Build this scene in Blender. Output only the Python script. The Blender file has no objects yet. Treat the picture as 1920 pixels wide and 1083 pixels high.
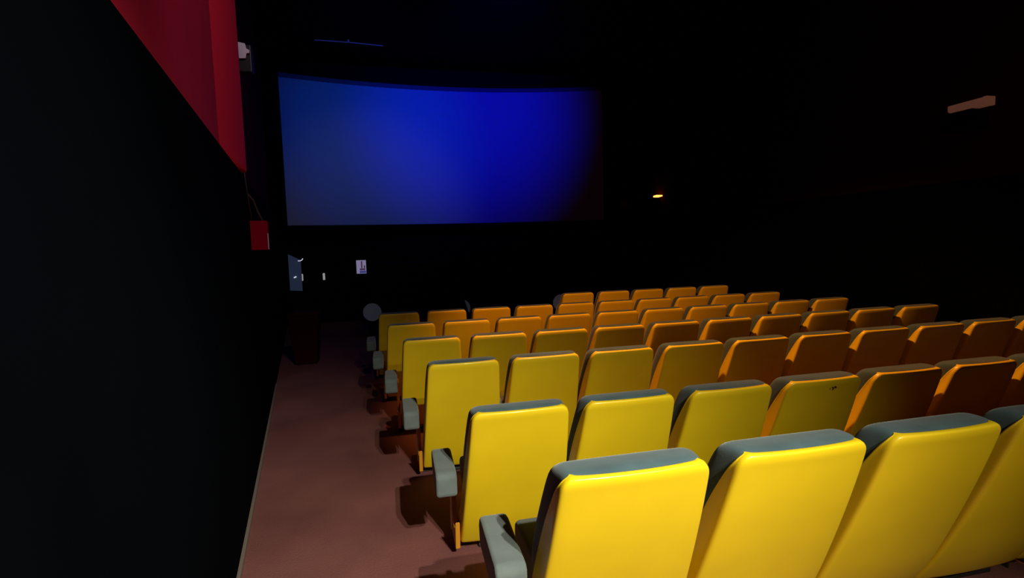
import bpy, bmesh, math, random
from mathutils import Vector, Matrix

S = 1.1            # survey units -> metres
EYE = 1.56         # eye height in survey units (floor = 0)
C = bpy.context.scene.collection
random.seed(7)

# ------------------------------------------------------------------ materials
def mat(name, col, rough=0.6, metal=0.0, coat=0.0, emit=None, estr=0.0, spec=0.5, noise=None, bump=None, sheen=0.0):
    m = bpy.data.materials.new(name); m.use_nodes = True
    nt = m.node_tree; b = nt.nodes['Principled BSDF']
    b.inputs['Base Color'].default_value = (*col, 1)
    b.inputs['Roughness'].default_value = rough
    b.inputs['Metallic'].default_value = metal
    b.inputs['Coat Weight'].default_value = coat
    b.inputs['Coat Roughness'].default_value = 0.15
    b.inputs['Specular IOR Level'].default_value = spec
    b.inputs['Sheen Weight'].default_value = sheen
    if emit:
        b.inputs['Emission Color'].default_value = (*emit, 1)
        b.inputs['Emission Strength'].default_value = estr
    tc = nt.nodes.new('ShaderNodeTexCoord')
    if noise:
        scale, lo, hi, detail = noise
        n = nt.nodes.new('ShaderNodeTexNoise'); n.inputs['Scale'].default_value = scale; n.inputs['Detail'].default_value = detail
        r = nt.nodes.new('ShaderNodeValToRGB')
        r.color_ramp.elements[0].position = 0.3; r.color_ramp.elements[1].position = 0.7
        r.color_ramp.elements[0].color = (*[c*lo for c in col], 1)
        r.color_ramp.elements[1].color = (*[min(1, c*hi) for c in col], 1)
        nt.links.new(tc.outputs['Object'], n.inputs['Vector'])
        nt.links.new(n.outputs['Fac'], r.inputs['Fac'])
        nt.links.new(r.outputs['Color'], b.inputs['Base Color'])
    if bump:
        scale, st, dist = bump
        n = nt.nodes.new('ShaderNodeTexNoise'); n.inputs['Scale'].default_value = scale; n.inputs['Detail'].default_value = 4
        bp = nt.nodes.new('ShaderNodeBump'); bp.inputs['Strength'].default_value = st; bp.inputs['Distance'].default_value = dist
        nt.links.new(tc.outputs['Object'], n.inputs['Vector'])
        nt.links.new(n.outputs['Fac'], bp.inputs['Height'])
        nt.links.new(bp.outputs['Normal'], b.inputs['Normal'])
    return m

M = dict(
    plastic=mat('yellow_plastic', (0.90, 0.64, 0.012), 0.42, coat=0.3, noise=(3.0, 0.94, 1.04, 3)),
    plate=mat('orange_plastic', (0.62, 0.26, 0.02), 0.4, coat=0.2),
    armteal=mat('teal_grey_arm_cloth', (0.125, 0.155, 0.165), 0.9, spec=0.2, sheen=0.2, noise=(12, 0.85, 1.1, 4), bump=(260, 0.25, 0.002)),
    teal=mat('teal_cloth', (0.050, 0.090, 0.115), 0.9, spec=0.2, sheen=0.3, noise=(9, 0.85, 1.15, 4), bump=(260, 0.25, 0.002)),
    pipe=mat('black_piping', (0.008, 0.008, 0.01), 0.6),
    chrome=mat('chrome', (0.75, 0.70, 0.64), 0.35, metal=0.3),
    base=mat('black_steel', (0.012, 0.012, 0.014), 0.6),
    hole=mat('dark_scuff', (0.02, 0.012, 0.0), 0.8),
    black=mat('black_wall_paint', (0.0014, 0.0024, 0.0042), 1.0, spec=0.01, noise=(0.8, 0.7, 1.4, 3), bump=(60, 0.15, 0.003)),
    black2=mat('black_drape', (0.003, 0.003, 0.004), 1.0, spec=0.02),
    ceil=mat('black_ceiling', (0.004, 0.004, 0.005), 1.0, spec=0.05),
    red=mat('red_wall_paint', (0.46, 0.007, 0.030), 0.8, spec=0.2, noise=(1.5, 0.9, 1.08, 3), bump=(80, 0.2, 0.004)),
    redright=mat('shaded_red_wall_paint', (0.035, 0.001, 0.0015), 1.0, spec=0.05),  # right wall's near darkness is put into this red
    redpier=mat('lit_red_wall_paint', (0.85, 0.018, 0.05), 0.8, spec=0.2, bump=(80, 0.2, 0.004)),  # lit copy of the wall red, brightness of the pier painted in
    redshade=mat('red_paint_in_shade', (0.10, 0.004, 0.004), 0.95, spec=0.05),  # wall red darkened, shade past the pier painted in
    skirt=mat('skirting', (0.17, 0.13, 0.115), 0.7),
    screen=mat('screen_cloth', (0.38, 0.38, 0.38), 0.9, spec=0.1),
    mask=mat('grey_masking', (0.07, 0.08, 0.10), 0.9, spec=0.1),
    redbox=mat('red_enamel', (0.34, 0.0005, 0.016), 0.8, spec=0.05),
    white=mat('white_plastic', (0.85, 0.78, 0.82), 0.5),
    grey=mat('smoked_plastic', (0.025, 0.02, 0.022), 0.4),
    cable=mat('grey_cable', (0.10, 0.085, 0.07), 0.5),
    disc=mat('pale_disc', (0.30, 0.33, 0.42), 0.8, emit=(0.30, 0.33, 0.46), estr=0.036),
    stage=mat('dark_navy_paint', (0.0035, 0.005, 0.009), 0.9, spec=0.1),
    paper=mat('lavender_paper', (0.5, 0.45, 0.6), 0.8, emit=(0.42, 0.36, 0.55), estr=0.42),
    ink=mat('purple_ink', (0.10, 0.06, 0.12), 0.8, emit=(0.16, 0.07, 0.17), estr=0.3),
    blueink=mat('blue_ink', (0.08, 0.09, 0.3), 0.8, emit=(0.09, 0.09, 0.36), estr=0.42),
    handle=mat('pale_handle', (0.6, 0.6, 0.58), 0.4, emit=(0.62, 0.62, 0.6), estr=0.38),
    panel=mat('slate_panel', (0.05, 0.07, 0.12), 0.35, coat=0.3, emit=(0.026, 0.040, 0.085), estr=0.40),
    glint=mat('glint_glow', (0.9, 0.9, 0.95), 0.2, emit=(0.8, 0.8, 1.0), estr=0.7),  # glowing colour for painted glints, not a lamp
    bin=mat('dark_red_plastic', (0.03, 0.0006, 0.0006), 0.8, spec=0.1),
    speaker=mat('speaker_black', (0.0025, 0.0025, 0.003), 0.9, spec=0.1),
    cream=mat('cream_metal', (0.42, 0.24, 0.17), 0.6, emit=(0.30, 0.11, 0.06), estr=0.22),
    lamp=mat('amber_lamp', (1, 0.5, 0.1), 0.4, emit=(1.0, 0.36, 0.06), estr=2.6),
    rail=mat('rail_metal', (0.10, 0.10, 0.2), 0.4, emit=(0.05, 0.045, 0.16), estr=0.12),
)

def carpet():
    m = mat('carpet', (0.17, 0.056, 0.05), 0.95, spec=0.1)
    nt = m.node_tree; b = nt.nodes['Principled BSDF']
    tc = nt.nodes.new('ShaderNodeTexCoord')
    n1 = nt.nodes.new('ShaderNodeTexNoise'); n1.inputs['Scale'].default_value = 1.3; n1.inputs['Detail'].default_value = 6
    n2 = nt.nodes.new('ShaderNodeTexNoise'); n2.inputs['Scale'].default_value = 90; n2.inputs['Detail'].default_value = 3
    mx = nt.nodes.new('ShaderNodeMath'); mx.operation = 'MULTIPLY_ADD'; mx.inputs[1].default_value = 0.3
    nt.links.new(tc.outputs['Object'], n1.inputs['Vector']); nt.links.new(tc.outputs['Object'], n2.inputs['Vector'])
    nt.links.new(n2.outputs['Fac'], mx.inputs[0]); nt.links.new(n1.outputs['Fac'], mx.inputs[2])
    r = nt.nodes.new('ShaderNodeValToRGB')
    e = r.color_ramp.elements
    e[0].position = 0.42; e[0].color = (0.135, 0.050, 0.052, 1)
    e[1].position = 0.85; e[1].color = (0.22, 0.085, 0.082, 1)
    nt.links.new(mx.outputs[0], r.inputs['Fac']); nt.links.new(r.outputs['Color'], b.inputs['Base Color'])
    bp = nt.nodes.new('ShaderNodeBump'); bp.inputs['Strength'].default_value = 0.5; bp.inputs['Distance'].default_value = 0.006
    nt.links.new(n2.outputs['Fac'], bp.inputs['Height']); nt.links.new(bp.outputs['Normal'], b.inputs['Normal'])
    return m
M['carpet'] = carpet()

# ------------------------------------------------------------------ builders (all in survey units, scaled by S when linked)
def link(name, bm, m, parent=None, loc=(0, 0, 0), smooth=True, bevel=0.0, seg=3, subsurf=0, solid=0.0, autosmooth=True):
    bmesh.ops.recalc_face_normals(bm, faces=bm.faces)
    for v in bm.verts: v.co *= S
    me = bpy.data.meshes.new(name); bm.to_mesh(me); bm.free()
    me.materials.append(m)
    o = bpy.data.objects.new(name, me); C.objects.link(o)
    o.location = [c*S for c in loc]
    if parent: o.parent = parent
    if solid:
        md = o.modifiers.new('s', 'SOLIDIFY'); md.thickness = solid*S; md.offset = -1
    if bevel:
        md = o.modifiers.new('b', 'BEVEL'); md.width = bevel*S; md.segments = seg; md.limit_method = 'ANGLE'; md.angle_limit = math.radians(40)
    if subsurf:
        md = o.modifiers.new('u', 'SUBSURF'); md.levels = subsurf; md.render_levels = subsurf
    if smooth:
        for p in me.polygons: p.use_smooth = True
        if (bevel or not subsurf) and not subsurf:
            md = o.modifiers.new('w', 'WEIGHTED_NORMAL'); md.keep_sharp = True
    return o

def box(bm, x0, x1, y0, y1, z0, z1):
    vs = [bm.verts.new(p) for p in ((x0,y0,z0),(x1,y0,z0),(x1,y1,z0),(x0,y1,z0),(x0,y0,z1),(x1,y0,z1),(x1,y1,z1),(x0,y1,z1))]
    for f in ((0,1,2,3),(4,5,6,7),(0,1,5,4),(1,2,6,5),(2,3,7,6),(3,0,4,7)): bm.faces.new([vs[i] for i in f])
    return bm
def boxm(*a): return box(bmesh.new(), *a)

def prism(pts, x0, x1):                  # closed (y,z) profile extruded along x
    bm = bmesh.new()
    a = [bm.verts.new((x0, y, z)) for y, z in pts]; b = [bm.verts.new((x1, y, z)) for y, z in pts]
    n = len(pts)
    for i in range(n): bm.faces.new((a[i], a[(i+1) % n], b[(i+1) % n], b[i]))
    bm.faces.new(a); bm.faces.new(b)
    return bm

def prism_y(pts, y0, y1):                # closed (x,z) profile extruded along y
    bm = bmesh.new()
    a = [bm.verts.new((x, y0, z)) for x, z in pts]; b = [bm.verts.new((x, y1, z)) for x, z in pts]
    n = len(pts)
    for i in range(n): bm.faces.new((a[i], a[(i+1) % n], b[(i+1) % n], b[i]))
    bm.faces.new(a); bm.faces.new(b)
    return bm

def slab(pts, z0, z1):                   # closed (x,y) outline extruded up
    bm = bmesh.new()
    a = [bm.verts.new((x, y, z0)) for x, y in pts]; b = [bm.verts.new((x, y, z1)) for x, y in pts]
    n = len(pts)
    for i in range(n): bm.faces.new((a[i], a[(i+1) % n], b[(i+1) % n], b[i]))
    bm.faces.new(a); bm.faces.new(b)
    return bm

def tube(bm, pts, r, n=8):
    pts = [Vector(p) for p in pts]; rings = []
    for i, p in enumerate(pts):
        d = (pts[min(i+1, len(pts)-1)] - pts[max(i-1, 0)]).normalized()
        u = d.orthogonal().normalized(); v = d.cross(u)
        if rings:   # keep frames consistent
            u0 = (rings[-1][0].co - pts[i-1]).normalized(); u = (u0 - d*u0.dot(d)).normalized(); v = d.cross(u)
        rings.append([bm.verts.new(p + (u*math.cos(2*math.pi*k/n) + v*math.sin(2*math.pi*k/n))*r) for k in range(n)])
    for a, b in zip(rings, rings[1:]):
        for k in range(n): bm.faces.new((a[k], a[(k+1) % n], b[(k+1) % n], b[k]))
    bm.faces.new(rings[0]); bm.faces.new(rings[-1])
    return bm

def cyl(bm, c, axis, r, h, n=32):
    c = Vector(c); a = Vector(axis).normalized()
    return tube(bm, [c, c + a*h], r, n)

def thing(name, label, cat, loc=(0, 0, 0), rz=0.0, group=None, kind=None):
    o = bpy.data.objects.new(name, None); C.objects.link(o)
    o.empty_display_size = 0.1
    o.location = [c*S for c in loc]; o.rotation_euler = (0, 0, rz)
    o['label'] = label; o['category'] = cat
    if group: o['group'] = group
    if kind: o['kind'] = kind
    return o
def tag(o, label, cat, group=None):
    o['label'] = label; o['category'] = cat
    if group: o['group'] = group
    return o
def struct(name, bm, m, label, cat, loc=(0,0,0), **k):
    o = link(name, bm, m, None, loc, **k); o['kind'] = 'structure'; o['label'] = label; o['category'] = cat
    return o

# ------------------------------------------------------------------ cinema chair
def lerp_tab(tab, x):
    if x <= tab[0][0]: return tab[0][1]
    for (a, fa), (b, fb) in zip(tab, tab[1:]):
        if x <= b:
            t = (x-a)/(b-a); return fa + (fb-fa)*t
    return tab[-1][1]
BACKY = [(0.05, 0.335), (0.15, 0.275), (0.25, 0.225), (0.45, 0.140), (0.65, 0.062), (0.83, 0.0)]   # h -> y of the back face
HALF  = [(0.05, 0.266), (0.25, 0.260), (0.45, 0.249), (0.65, 0.238), (0.80, 0.229), (0.83, 0.227)]
FLANK = [(0.05, 0.22), (0.12, 0.19), (0.20, 0.13), (0.30, 0.095), (0.45, 0.105), (0.65, 0.085), (0.75, 0.052), (0.80, 0.032), (0.83, 0.024)]

def shell_bm():
    bm = bmesh.new(); rows = []
    hs = [0.05, 0.09, 0.13, 0.18, 0.24, 0.32, 0.42, 0.52, 0.62, 0.71, 0.765, 0.79]
    def ring(h, dy, inset, fl):
        hw = lerp_tab(HALF, h) - inset; y0 = lerp_tab(BACKY, h) + dy; r = 0.020
        fl = max(fl, 0.022)
        pts = [(-hw-0.004, y0+fl), (-hw-0.001, y0+fl*0.9), (-hw, y0+min(r+0.006, fl*0.8)), (-hw, y0+min(r*0.75, fl*0.6))]
        pts += [(-hw+r*0.22, y0+r*0.22), (-hw+r*0.8, y0-0.001)]
        for k in range(1, 8):
            x = -hw+r*0.8 + (2*hw-r*1.6)*k/8
            t = x/hw; pts.append((x, y0 - 0.014*(1-t*t)))
        pts += [(hw-r*0.8, y0-0.001), (hw-r*0.22, y0+r*0.22), (hw, y0+min(r*0.75, fl*0.6)), (hw, y0+min(r+0.006, fl*0.8)), (hw+0.001, y0+fl*0.9), (hw+0.004, y0+fl)]
        return pts
    for h in hs:
        rows.append([bm.verts.new((x, y, h)) for x, y in ring(h, 0, 0, lerp_tab(FLANK, h))])
    # rolled top rim
    for h, dy, ins, fl, zz in ((0.81, 0.0, 0.004, 0.028, 0.808), (0.82, 0.001, 0.012, 0.025, 0.822), (0.83, 0.004, 0.023, 0.022, 0.831), (0.83, 0.012, 0.034, 0.022, 0.835), (0.83, 0.026, 0.038, 0.022, 0.835)):
        pts = ring(h, dy, ins, fl)
        rows.append([bm.verts.new((x, y, zz)) for x, y in pts])
    for a, b in zip(rows, rows[1:]):
        for i in range(len(a)-1): bm.faces.new((a[i], a[i+1], b[i+1], b[i]))
    return bm

def cushion_back_bm():
    bm = bmesh.new(); rings = []
    prof = [(0.40, 0.10), (0.405, 0.135), (0.44, 0.155), (0.52, 0.150), (0.64, 0.140), (0.74, 0.130), (0.80, 0.115), (0.832, 0.085)]
    # stack of rounded rectangular rings along h
    def ring(h, yb, yf, hw, z):
        n = []; r = min(0.035, (yf-yb)*0.45)
        hb = min(hw, lerp_tab(HALF, h)-0.014)
        for cx, cy, a0 in ((hb-r, yb+r, -90), (hw-r, yf-r, 0), (-hw+r, yf-r, 90), (-hb+r, yb+r, 180)):
            for k in range(4):
                a = math.radians(a0 + 30*k); n.append((cx+r*math.cos(a), cy+r*math.sin(a)))
        out = []
        for x, y in n:
            t = x/hw
            out.append(bm.verts.new((x, y - 0.012*(1-t*t), z)))
        return out
    tab = [(0.385, 0.045, 0.085, 0.200), (0.388, 0.02, 0.135, 0.228), (0.405, 0.011, 0.165, 0.242), (0.45, 0.011, 0.185, 0.251), (0.55, 0.011, 0.182, 0.249),
           (0.66, 0.011, 0.170, 0.243), (0.75, 0.011, 0.158, 0.236), (0.80, 0.012, 0.148, 0.231), (0.822, 0.014, 0.138, 0.225), (0.837, 0.026, 0.124, 0.210), (0.842, 0.045, 0.10, 0.19)]
    # the part of the cushion that sits inside the shell stays narrower than the shell
    for h, b, f, hw in tab:
        y0 = lerp_tab(BACKY, h); z = h
        rings.append(ring(h, y0+b, y0+f, hw, z))
    for a, b in zip(rings, rings[1:]):
        m = len(a)
        for k in range(m): bm.faces.new((a[k], a[(k+1) % m], b[(k+1) % m], b[k]))
    bm.faces.new(rings[0]); bm.faces.new(rings[-1])
    return bm

def piping_bm():     # black welt down both sides and over the top edge of the cushion
    tab = [(0.41, 0.167, 0.242), (0.45, 0.185, 0.251), (0.55, 0.182, 0.249), (0.66, 0.170, 0.243), (0.75, 0.158, 0.236), (0.80, 0.148, 0.230), (0.820, 0.138, 0.221), (0.834, 0.126, 0.202)]
    left = [(-hw+0.012, lerp_tab(BACKY, h)+f-0.022 - 0.012*(1-((hw-0.012)/hw)**2), h) for h, f, hw in tab]
    yt = lerp_tab(BACKY, 0.84)+0.104
    top = [(x, yt-0.012*(1-(x/0.2)**2), 0.836) for x in (-0.15, -0.08, 0, 0.08, 0.15)]
    right = [(-x, y, z) for x, y, z in reversed(left)]
    return tube(bmesh.new(), left+top+right, 0.0045, 6)

SEATP = [(0.255, 0.405), (0.36, 0.395), (0.52, 0.400), (0.62, 0.398), (0.655, 0.375), (0.66, 0.33), (0.635, 0.29), (0.52, 0.255), (0.42, 0.19), (0.37, 0.135), (0.345, 0.115), (0.315, 0.12), (0.29, 0.17), (0.262, 0.26), (0.247, 0.35)]
ARMP = [(0.0, -0.115), (0.0, -0.02), (0.02, 0.0), (0.27, 0.012), (0.315, 0.005), (0.335, -0.03), (0.325, -0.085), (0.30, -0.11), (0.03, -0.13)]

def add_arm(root, side, end):
    """padded arm with its support; end arms stand outside the shell, inner ones fill the gap between two seats"""
    cx = side*(0.338 if end else 0.2705); hw = 0.05 if end else 0.0335
    y0 = 0.17 if end else 0.27; L = 1.0 if end else 0.75; h = 0.505
    a = link('armrest', prism([(y0+y*L, h+z) for y, z in ARMP], cx-hw, cx+hw), M['armteal'], root, bevel=0.016, seg=3)
    if end:
        px = side*0.284
        s = link('arm_support', prism([(0.275, 0.20), (0.33, 0.13), (0.38, 0.13), (0.43, 0.20), (0.46, 0.40), (0.61, 0.40), (0.61, 0.22), (0.56, 0.045), (0.30, 0.045)], px-0.012, px+0.012), M['plate'], root, bevel=0.004, seg=2)
        s['label'] = 'orange side plate under the arm'
        t = link('trim_strip', tube(bmesh.new(), [(px+side*0.010, 0.455, 0.40), (px+side*0.010, 0.475, 0.22), (px+side*0.010, 0.505, 0.045)], 0.0052, 8), M['chrome'], s)
        t['label'] = 'chrome edge strip'
        link('floor_bracket', boxm(min(px, side*0.20), max(px, side*0.20), 0.40, 0.44, 0.0, 0.05), M['base'], root, bevel=0.004, seg=2)
    else:
        link('arm_support', boxm(cx-0.004, cx+0.004, 0.36, 0.44, 0.0, 0.43), M['base'], root, bevel=0.002, seg=2)

def make_seat(kind):
    root = thing('cinema_chair', 'x', 'chair')
    link('seat_shell', shell_bm(), M['plastic'], root, solid=0.010, subsurf=2)
    b = link('back_cushion', cushion_back_bm(), M['teal'], root, subsurf=1)
    link('piping', piping_bm(), M['pipe'], b)
    link('seat_cushion', prism(SEATP, -0.225, 0.225), M['armteal'], root, bevel=0.022, seg=3)
    p = bmesh.new(); box(p, -0.17, 0.17, 0.36, 0.44, 0.0, 0.02); box(p, -0.06, 0.06, 0.375, 0.425, 0.02, 0.205)
    link('pedestal', p, M['base'], root, bevel=0.004, seg=2)
    add_arm(root, -1, kind == 'first')
    if kind == 'last': add_arm(root, 1, True)
    return root

def dup(root, loc, rz, dz):
    r = root.copy(); C.objects.link(r); r.location = [c*S for c in loc]; r.rotation_euler = (0, 0, rz)
    for ch in root.children:
        c = ch.copy(); C.objects.link(c); c.parent = r
        for g in ch.children:
            d = g.copy(); C.objects.link(d); d.parent = c
    return r

# rows from the camera towards the screen: y at x=0, slope, height of the back top, seat centres
ROWS = [
 (1.295, -0.0132, 0.931, [0.654, 1.201, 1.744, 2.285, 2.826, 3.367, 3.908, 4.449, 4.99, 5.531]),
 (2.244, -0.0115, 0.826, [0.559, 1.099, 1.646, 2.190, 2.735, 3.275, 3.816, 4.357, 4.898, 5.439]),
 (3.235, -0.0098, 0.842, [0.442, 0.986, 1.527, 2.072, 2.613, 3.160, 3.705, 4.250, 4.79, 5.34]),
 (4.170, -0.0094, 0.843, [0.320, 0.874, 1.415, 1.945, 2.484, 3.026, 3.569, 4.110, 4.65, 5.198]),
 (5.128, -0.0098, 0.836, [0.200, 0.747, 1.289, 1.828, 2.368, 2.910, 3.451, 3.990, 4.533, 5.076]),
 (6.152, -0.0100, 0.829, [0.105, 0.660, 1.201, 1.741, 2.280, 2.820, 3.360, 3.900, 4.450, 5.000]),
 (6.968, -0.0071, 0.875, [2.615, 3.165, 3.705, 4.248, 4.790]),
]
ORD = ['first', 'second', 'third', 'fourth', 'fifth', 'sixth', 'seventh', 'eighth', 'ninth', 'tenth']
ROWN = ['nearest row', 'second row from camera', 'third row from camera', 'fourth row from camera',
        'fifth row from camera', 'sixth row from camera', 'short farthest row']
ROWC = ['bright yellow', 'yellow', 'yellow', 'amber', 'orange-lit', 'orange-lit', 'dim orange-lit']
RISE = 0.105
def floor_h(r): return RISE if r == 0 else (0.04 if r == 6 else 0.0)
seats = {}
protos = {}
for r, (y0, sl, ht, xs) in enumerate(ROWS):
    n = len(xs)
    for i, x in enumerate(xs):
        kind = 'first' if i == 0 else ('last' if i == n-1 else 'inner')
        loc = (x, y0 + sl*x, floor_h(r)); rz = math.atan(sl) + random.uniform(-0.006, 0.006)
        if kind not in protos:
            o = make_seat(kind); protos[kind] = o; o.location = [c*S for c in loc]; o.rotation_euler = (0, 0, rz)
        else: o = dup(protos[kind], loc, rz, 0)
        want = ht - floor_h(r)
        o.scale = (1, 1, want/0.833 if abs(want/0.833-1) < 0.03 else 1)
        if i == 0 and r == 6: lab = 'dim orange-lit cinema chair at the left end of the short farthest row'
        elif i == 0: lab = '%s cinema chair with teal armrest beside the aisle, %s' % (ROWC[r], ROWN[r])
        elif i == n-1: lab = '%s cinema chair at the right end, %s' % (ROWC[r], ROWN[r])
        else: lab = '%s cinema chair, %s from the left aisle, %s' % (ROWC[r], ORD[i], ROWN[r])
        if r == 6 and 0 < i < n-1: lab = 'dim orange-lit cinema chair, %s from left in the short farthest row' % ORD[i]
        if (r, i) == (1, 3): lab = 'yellow cinema chair with a dark nick near its top edge, second row'
        o['label'] = lab; o['category'] = 'chair'
        o['group'] = 'cinema chairs in the ' + ROWN[r]
        seats[(r, i)] = o
# the nick on one back shell
nk = bmesh.new(); cyl(nk, (0.035, 0.0005, 0.792), (0, -1, 0.1), 0.006, 0.004, 10); cyl(nk, (0.015, -0.0005, 0.793), (0, -1, 0.1), 0.003, 0.004, 8)
for v in nk.verts: v.co.y -= 0.012
nko = link('scuff_mark', nk, M['hole'], seats[(1, 3)]); nko['label'] = 'small dark nick in the yellow shell'

# ------------------------------------------------------------------ room shell
TOP = 5.6; FRONT = 12.25; REAR = -9.0; RX = 6.42; DADO = 2.16
wx = lambda y: -0.385 - 0.147*y
KY = -0.3
A = [(wx(KY), REAR), (wx(KY), KY), (wx(FRONT), FRONT)]      # inner face of left wall
def wall_strip(pts, off, z0, z1, th=0.15):
    out = [(x+off, y) for x, y in pts]
    return slab(out + [(x-th, y) for x, y in reversed(out)], z0, z1)
struct('wall_left', wall_strip(A, 0, 0, DADO), M['black'], 'black painted lower part of the left wall', 'wall', smooth=False)
B = [(wx(KY), REAR), (wx(KY), KY), (wx(3.16), 3.16)]
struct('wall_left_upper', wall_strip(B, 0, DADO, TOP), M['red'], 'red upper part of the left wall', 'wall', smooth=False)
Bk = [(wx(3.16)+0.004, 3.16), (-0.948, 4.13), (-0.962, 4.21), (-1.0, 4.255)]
struct('trim_1', slab(Bk + [(-1.3, 4.25), (-1.0, 3.16)], DADO, TOP), M['redpier'], 'red rounded end pier of the left wall, coloured as brightly lit', 'wall', smooth=True)
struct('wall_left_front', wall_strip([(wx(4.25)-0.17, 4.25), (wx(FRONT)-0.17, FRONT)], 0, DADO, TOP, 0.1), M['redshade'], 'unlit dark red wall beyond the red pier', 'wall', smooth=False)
struct('baseboard_left', wall_strip([(wx(KY)+0.018, REAR), (wx(KY)+0.018, KY), (wx(6.6)+0.018, 6.6)], 0, 0, 0.028, 0.017), M['skirt'], 'thin pale skirting strip along the left wall', 'baseboard', smooth=False)
struct('floor', boxm(-3.5, 7.2, REAR-0.2, FRONT+0.4, -0.2, 0), M['carpet'], 'reddish brown carpet', 'floor', smooth=False)
# raised step below the nearest row (its left edge hides behind the seat)
struct('trim_2', slab([(0.47, 1.42), (6.3, 1.36), (6.3, 1.86), (0.47, 1.9)], 0.0, RISE), M['carpet'], 'low carpeted riser under the nearest row', 'riser', smooth=False)
struct('trim_3', slab([(2.4, 7.05), (5.3, 7.05), (5.3, 7.7), (2.4, 7.7)], 0.0, 0.04), M['carpet'], 'low carpeted riser under the farthest row', 'riser', smooth=False)
struct('ceiling', boxm(-3.5, 7.2, REAR-0.2, FRONT+0.4, TOP, TOP+0.2), M['ceil'], 'black ceiling', 'ceiling', smooth=False)
struct('wall_front', boxm(-3.5, 7.2, FRONT, FRONT+0.2, 0, TOP), M['black2'], 'black front wall behind the screen', 'wall', smooth=False)
struct('wall_back', boxm(-3.5, 7.2, REAR-0.2, REAR, 0, TOP), M['black2'], 'black rear wall', 'wall', smooth=False)
struct('wall_right', boxm(RX, RX+0.2, REAR, FRONT, 0, DADO), M['black'], 'black painted lower part of the right wall', 'wall', smooth=False)
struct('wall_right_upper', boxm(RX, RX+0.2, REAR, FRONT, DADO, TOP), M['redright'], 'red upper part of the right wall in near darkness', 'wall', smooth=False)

# double door in the front wall
D = FRONT
dr = struct('door_1', boxm(-1.88, -1.05, D-0.05, D, 0, 2.2), M['black2'], 'black double door in the front left corner', 'door', smooth=False)
for xx in (-1.822, -1.368):
    h = link('door_handle', boxm(xx-0.022, xx+0.022, D-0.11, D-0.05, 0.955, 1.105), M['handle'], dr, bevel=0.012)
    h['label'] = 'pale upright push handle'
# bluish panel with slanted top
pn = thing('door_panel', 'narrow bluish grey glossy panel with slanted top in the front left corner', 'panel', (-1.86, 11.2, 0))
link('leaf', prism_y([(-0.055, 0.82), (0.175, 0.80), (0.175, 1.42), (-0.055, 1.54)], 0.0, 0.04), M['panel'], pn, bevel=0.004)
link('lower_leaf', prism_y([(-0.055, 0.0), (0.175, 0.0), (0.175, 0.80), (-0.055, 0.82)], 0.0, 0.04), M['stage'], pn, bevel=0.004)['label'] = 'black lower part'
link('curved_glint', tube(bmesh.new(), [(0.13, -0.02, 1.405), (0.17, -0.03, 1.405), (0.205, -0.03, 1.42), (0.225, -0.03, 1.45)], 0.008), M['glint'], pn)['label'] = 'curved bright glint'  # glowing tube painted in as a reflection on the panel
link('small_glint', tube(bmesh.new(), [(0.035, -0.02, 1.075), (0.055, -0.025, 1.08), (0.08, -0.02, 1.095)], 0.012), M['glint'], pn)['label'] = 'small bright glint'  # second painted reflection, glowing by itself

# paper notice
no = thing('paper_notice', 'small lavender paper notice with a dark figure and blue strip on the front wall', 'notice', (-0.57, D-0.004, 1.21))
link('sheet', boxm(-0.105, 0.105, -0.006, 0.0, -0.15, 0.15), M['paper'], no, smooth=False)
q = bmesh.new(); box(q, -0.005, 0.025, -0.009, -0.006, -0.03, 0.13); box(q, -0.035, 0.085, -0.009, -0.006, -0.075, -0.035); box(q, 0.055, 0.085, -0.009, -0.006, -0.03, 0.03)
link('printed_figure', q, M['ink'], no, smooth=False)
link('printed_strip', boxm(-0.04, 0.10, -0.009, -0.006, -0.14, -0.085), M['blueink'], no, smooth=False)

# dark stage block below the screen
Y = 10.3
sb = thing('stage_block', 'very dark navy stage block with sloping right side under the screen', 'stage block', (0, Y, 0))
link('body', prism_y([(-0.36, 0.0), (1.62, 0.0), (1.47, 0.5), (1.36, 0.95), (1.25, 1.24), (1.16, 1.31), (-0.30, 1.34), (-0.34, 1.2)], 0.0, 0.6), M['stage'], sb, bevel=0.02)
for z in (0.88, 0.62): link('ledge', boxm(0.45, 1.25, -0.03, 0.0, z, z+0.05), M['stage'], sb, bevel=0.006)

# pale round discs on stands
for dx, lab in ((-0.0313, 'pale grey round disc left of the stage block, nearest the aisle'), (0.136, 'pale grey round disc at the right edge of the stage block'), (0.337, 'pale grey round disc left of the short farthest row')):
    Y = 10.15 if dx < 0 else 11.0; X = dx*Y; hz = EYE + {-0.0313: -0.1133, 0.136: -0.1150, 0.337: -0.1150}[dx]*Y
    t = thing('round_disc', lab, 'disc', (X, Y, 0), group='pale round discs at the front')
    link('disc', cyl(bmesh.new(), (0, 0, hz), (0, 1, 0), 0.0165*Y, 0.02, 48), M['disc'], t, smooth=False)
    link('stand', cyl(bmesh.new(), (0, 0.03, 0), (0, 0, 1), 0.015, hz, 10), M['base'], t)
    link('foot', cyl(bmesh.new(), (0, 0.03, 0), (0, 0, 1), 0.12, 0.015, 24), M['base'], t)

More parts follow.
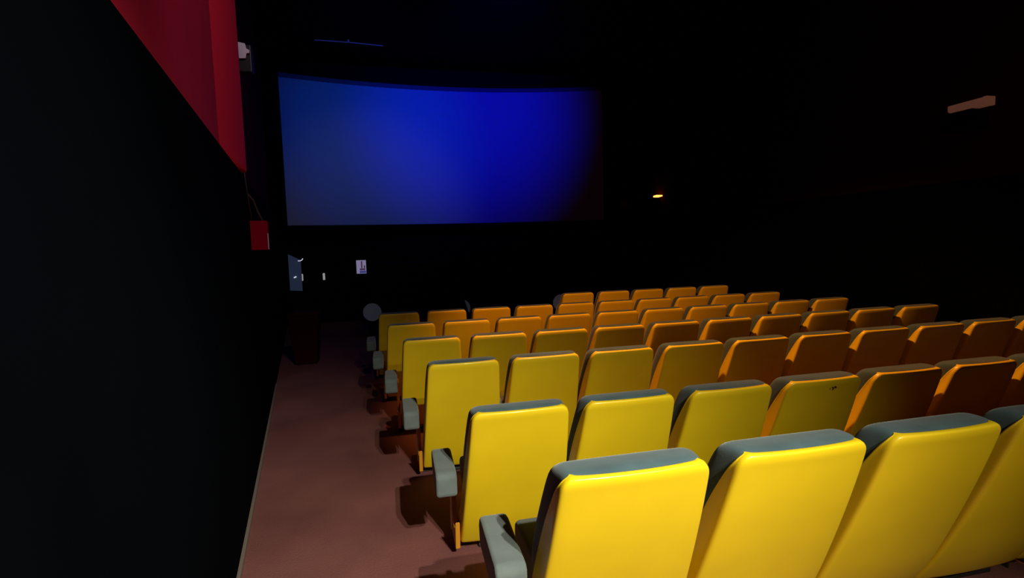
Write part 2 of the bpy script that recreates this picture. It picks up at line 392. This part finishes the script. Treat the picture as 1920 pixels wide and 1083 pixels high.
# dark red bin
bn = thing('waste_bin', 'dim dark red upright bin at the end of the aisle by the left wall', 'bin', (-1.17, 7.85, 0))
b = bmesh.new()
vs = []
for z, hw, hd in ((0.0, 0.15, 0.13), (0.68, 0.205, 0.17)):
    vs.append([b.verts.new((sx*hw, sy*hd, z)) for sx, sy in ((-1,-1),(1,-1),(1,1),(-1,1))])
for k in range(4): b.faces.new((vs[0][k], vs[0][(k+1)%4], vs[1][(k+1)%4], vs[1][k]))
b.faces.new(vs[0]); b.faces.new(vs[1])
link('body', b, M['bin'], bn, bevel=0.02)
link('lid', boxm(-0.215, 0.215, -0.18, 0.18, 0.68, 0.74), M['bin'], bn, bevel=0.02)

# ------------------------------------------------------------------ screen
def sx_y(x):                       # curved towards the wall in the middle
    t = (x-1.5)/3.42; return 11.45 + 0.52*(1-t*t)
X0, X1, SB, ST = -1.925, 4.95, 0.565+EYE, 3.58+EYE
def curved(x0, x1, z0, z1, dy=0.0, n=40, th=0.03):
    bm = bmesh.new(); g = []
    for i in range(n+1):
        x = x0 + (x1-x0)*i/n
        g.append([bm.verts.new((x, sx_y(x)+dy, z0)), bm.verts.new((x, sx_y(x)+dy, z1)), bm.verts.new((x, sx_y(x)+dy+th, z1)), bm.verts.new((x, sx_y(x)+dy+th, z0))])
    for a, c in zip(g, g[1:]):
        for k in range(4): bm.faces.new((a[k], a[(k+1)%4], c[(k+1)%4], c[k]))
    bm.faces.new(g[0]); bm.faces.new(g[-1])
    return bm
sc = thing('cinema_screen', 'wide curved cinema screen glowing deep blue on the front wall', 'screen', (0, 0, 0))
link('screen_cloth', curved(X0, X1, SB, ST-0.09), M['screen'], sc, smooth=False)
mk = link('top_masking', curved(X0, X1, ST-0.09, ST, -0.004), M['mask'], sc, smooth=False); mk['label'] = 'dim grey masking strip'
for xx in (X0-0.05, X1): link('side_batten', boxm(xx, xx+0.05, 11.46, 11.5, SB-0.05, ST), M['black2'], sc, smooth=False)
link('bottom_masking', curved(X0-0.05, X1+0.05, SB-0.09, SB-0.002, -0.004), M['black2'], sc, smooth=False)
link('hanger', boxm(X0+0.3, X1-0.3, 11.99, 12.24, ST-0.4, ST-0.3), M['black2'], sc, smooth=False)

# lighting rail near the ceiling before the screen
rl = thing('lighting_rail', 'thin faint bluish rail high above the left of the screen', 'rail', (0, 0, 0))
link('bar', tube(bmesh.new(), [(-1.13, 10.8, EYE+4.00), (-0.5, 10.82, EYE+4.00), (0.12, 10.86, EYE+3.985)], 0.010), M['rail'], rl)
link('clamp', cyl(bmesh.new(), (-0.52, 10.8, EYE+3.985), (0, 0, 1), 0.018, 0.055, 10), M['rail'], rl)

# ------------------------------------------------------------------ things on the left wall
y = 4.75
fb = thing('fire_box', 'glossy red metal box hanging on the left wall below two cables', 'box', (wx(y), y, 0))
fb.rotation_euler = (0, 0, math.atan(0.147))
link('case', boxm(-0.012, 0.128, -0.07, 0.07, EYE+0.035, EYE+0.275), M['redbox'], fb, bevel=0.006)
link('edge_highlight', tube(bmesh.new(), [(0.127, -0.071, EYE+0.04), (0.127, -0.071, EYE+0.17)], 0.0035), M['white'], fb)['label'] = 'pale highlight along the edge'  # white strip painted in for the highlight on the box edge
cb = bmesh.new()
xc = lambda yy, o=0.012: wx(yy)+o
pts1 = [(xc(4.26)+0.02, 4.26, EYE+1.50), (xc(4.3), 4.3, EYE+1.1), (xc(4.35), 4.35, EYE+0.62), (xc(4.5), 4.5, EYE+0.46), (xc(4.62), 4.62, EYE+0.36), (xc(4.72), 4.72, EYE+0.285)]
pts2 = [(xc(4.5), 4.5, EYE+0.47), (xc(4.6)+0.03, 4.6, EYE+0.43), (xc(4.68)+0.05, 4.68, EYE+0.35), (xc(4.74)+0.08, 4.74, EYE+0.275)]
tube(cb, pts1, 0.0042); tube(cb, pts2, 0.009)
tag(link('wall_cable', cb, M['cable']), 'grey forked cable running down the left wall to the red box', 'cable')
el = thing('emergency_light', 'whitish wall lamp high up beside the edge of the red wall', 'lamp', (-1.06, 4.5, EYE+1.50))
link('bracket', boxm(-0.10, 0.02, 0.0, 0.06, 0.0, 0.05), M['grey'], el, bevel=0.004)
w = prism_y([(0.0, 0.105), (0.045, 0.108), (0.085, 0.10), (0.092, 0.065), (0.112, 0.055), (0.110, 0.035), (0.090, 0.03), (0.082, -0.005), (0.045, -0.008), (0.0, 0.0)], -0.03, 0.0)
link('face_plate', w, M['white'], el)['label'] = 'whitish irregular plate'
link('housing', boxm(-0.02, 0.12, 0.0, 0.08, -0.10, 0.105), M['grey'], el, bevel=0.008)['label'] = 'smoky dark housing'

# ------------------------------------------------------------------ things on the right side
sp = thing('wall_speaker', 'black speaker box hanging below the cream fitting on the right wall', 'speaker', (RX, 4.6, EYE+1.33))
link('cabinet', boxm(-0.26, -0.03, -0.17, 0.16, -0.20, 0.0), M['speaker'], sp, bevel=0.01)
link('bracket', boxm(-0.03, 0.0, -0.06, 0.06, -0.14, -0.06), M['base'], sp)
wl = thing('wall_fitting', 'cream slim wall fitting lit warm on the dim red right wall', 'light fitting', (RX, 4.6, EYE+1.36))
link('body', prism([(-0.17, 0.0), (-0.17, 0.09), (0.20, 0.085), (0.20, 0.02), (0.17, 0.0)], -0.11, 0.0), M['cream'], wl, bevel=0.006)
link('end_cap', boxm(-0.125, 0.0, -0.215, -0.172, -0.002, 0.092), M['cream'], wl, bevel=0.006)
al = thing('exit_lamp', 'small glowing amber lamp on the dark right wall beyond the seats', 'lamp', (RX+0.004, 11.55, EYE+1.10))
link('glowing_lens', prism([(-0.18, -0.018), (0.0, -0.026), (0.1, -0.015), (0.1, 0.02), (-0.05, 0.028), (-0.18, 0.012)], -0.10, -0.004), M['lamp'], al, bevel=0.008)
link('housing', boxm(-0.08, 0.0, -0.10, 0.16, -0.18, -0.035), M['stage'], al, bevel=0.01)
tag(link('wall_disc', cyl(bmesh.new(), (5.83, FRONT-0.03, EYE+0.99), (0, 1, 0), 0.11, 0.028, 32), M['mask'], smooth=False), 'barely visible dark grey round fitting right of the screen', 'fitting')

# ------------------------------------------------------------------ lights
def spot(name, loc, to, size, blend, power, col, rad=0.05):
    l = bpy.data.lights.new(name, 'SPOT'); l.energy = power; l.color = col; l.spot_size = math.radians(size); l.spot_blend = blend; l.shadow_soft_size = rad
    o = bpy.data.objects.new(name, l); C.objects.link(o)
    a = Vector(loc)*S; b = Vector(to)*S
    o.location = a; o.rotation_euler = (b-a).to_track_quat('-Z', 'Y').to_euler()
    return o
spot('projection_booth_light', (1.45, -2.6, 4.2), (0.2, 0.7, 0.5), 60, 1.0, 1350, (1.0, 0.93, 0.66), 0.03)
spot('ceiling_light', (1.3, 3.15, 4.0), (3.2, 4.75, 0.0), 88, 0.45, 760, (1.0, 0.39, 0.10), 0.06)
spot('near_row_fill', (1.2, -0.9, 3.05), (-0.2, 1.35, 0.3), 68, 1.0, 700, (1.0, 0.96, 0.76), 0.03)  # added fill that brightens the nearest seats, no known lamp
spot('left_wall_fill', (0.75, 0.6, 4.6), (-0.85, 2.8, 3.3), 62, 0.7, 165, (1.0, 0.8, 0.95), 0.1)  # added lamp without a known source, brightens the red left wall
spot('blue_light', (2.1, 6.5, 5.4), (2.0, 11.9, 4.6), 62, 1.0, 1400, (0.0, 0.006, 1.0), 0.1)
spot('blue_side_light', (-0.4, 6.8, 5.3), (-0.3, 11.8, 4.1), 60, 1.0, 400, (0.0, 0.09, 1.0), 0.1)
spot('screen_left_fill', (0.6, 5.5, 5.4), (-0.3, 11.9, 2.3), 44, 1.0, 62, (0.75, 0.85, 1.0), 0.1)  # added fill that greys the lower left of the screen
spot('right_wall_fill', (5.0, 1.6, 4.9), (6.4, 2.9, 2.5), 80, 0.9, 14, (1.0, 0.6, 0.5), 0.1)  # added dim fill for the red glow on the right wall

w = bpy.data.worlds.new('World'); bpy.context.scene.world = w; w.use_nodes = True
w.node_tree.nodes['Background'].inputs['Color'].default_value = (0.1, 0.3, 0.7, 1)
w.node_tree.nodes['Background'].inputs['Strength'].default_value = 0.0

# ------------------------------------------------------------------ camera
F = Vector((0.2292, 0.97, -0.0804)).normalized(); R = Vector((0.9722, -0.2322, -0.03)); R = (R - F*R.dot(F)).normalized(); U = R.cross(F)
cd = bpy.data.cameras.new('camera'); cam = bpy.data.objects.new('camera', cd); C.objects.link(cam)
cam.matrix_world = Matrix(((R.x, U.x, -F.x, 0), (R.y, U.y, -F.y, 0), (R.z, U.z, -F.z, EYE*S), (0, 0, 0, 1)))
cd.sensor_width = 36; cd.lens = 982.3/1920*36; cd.clip_start = 0.02
bpy.context.scene.camera = cam
vs = bpy.context.scene.view_settings
vs.view_transform = 'Standard'; vs.look = 'None'; vs.exposure = 0; vs.gamma = 1
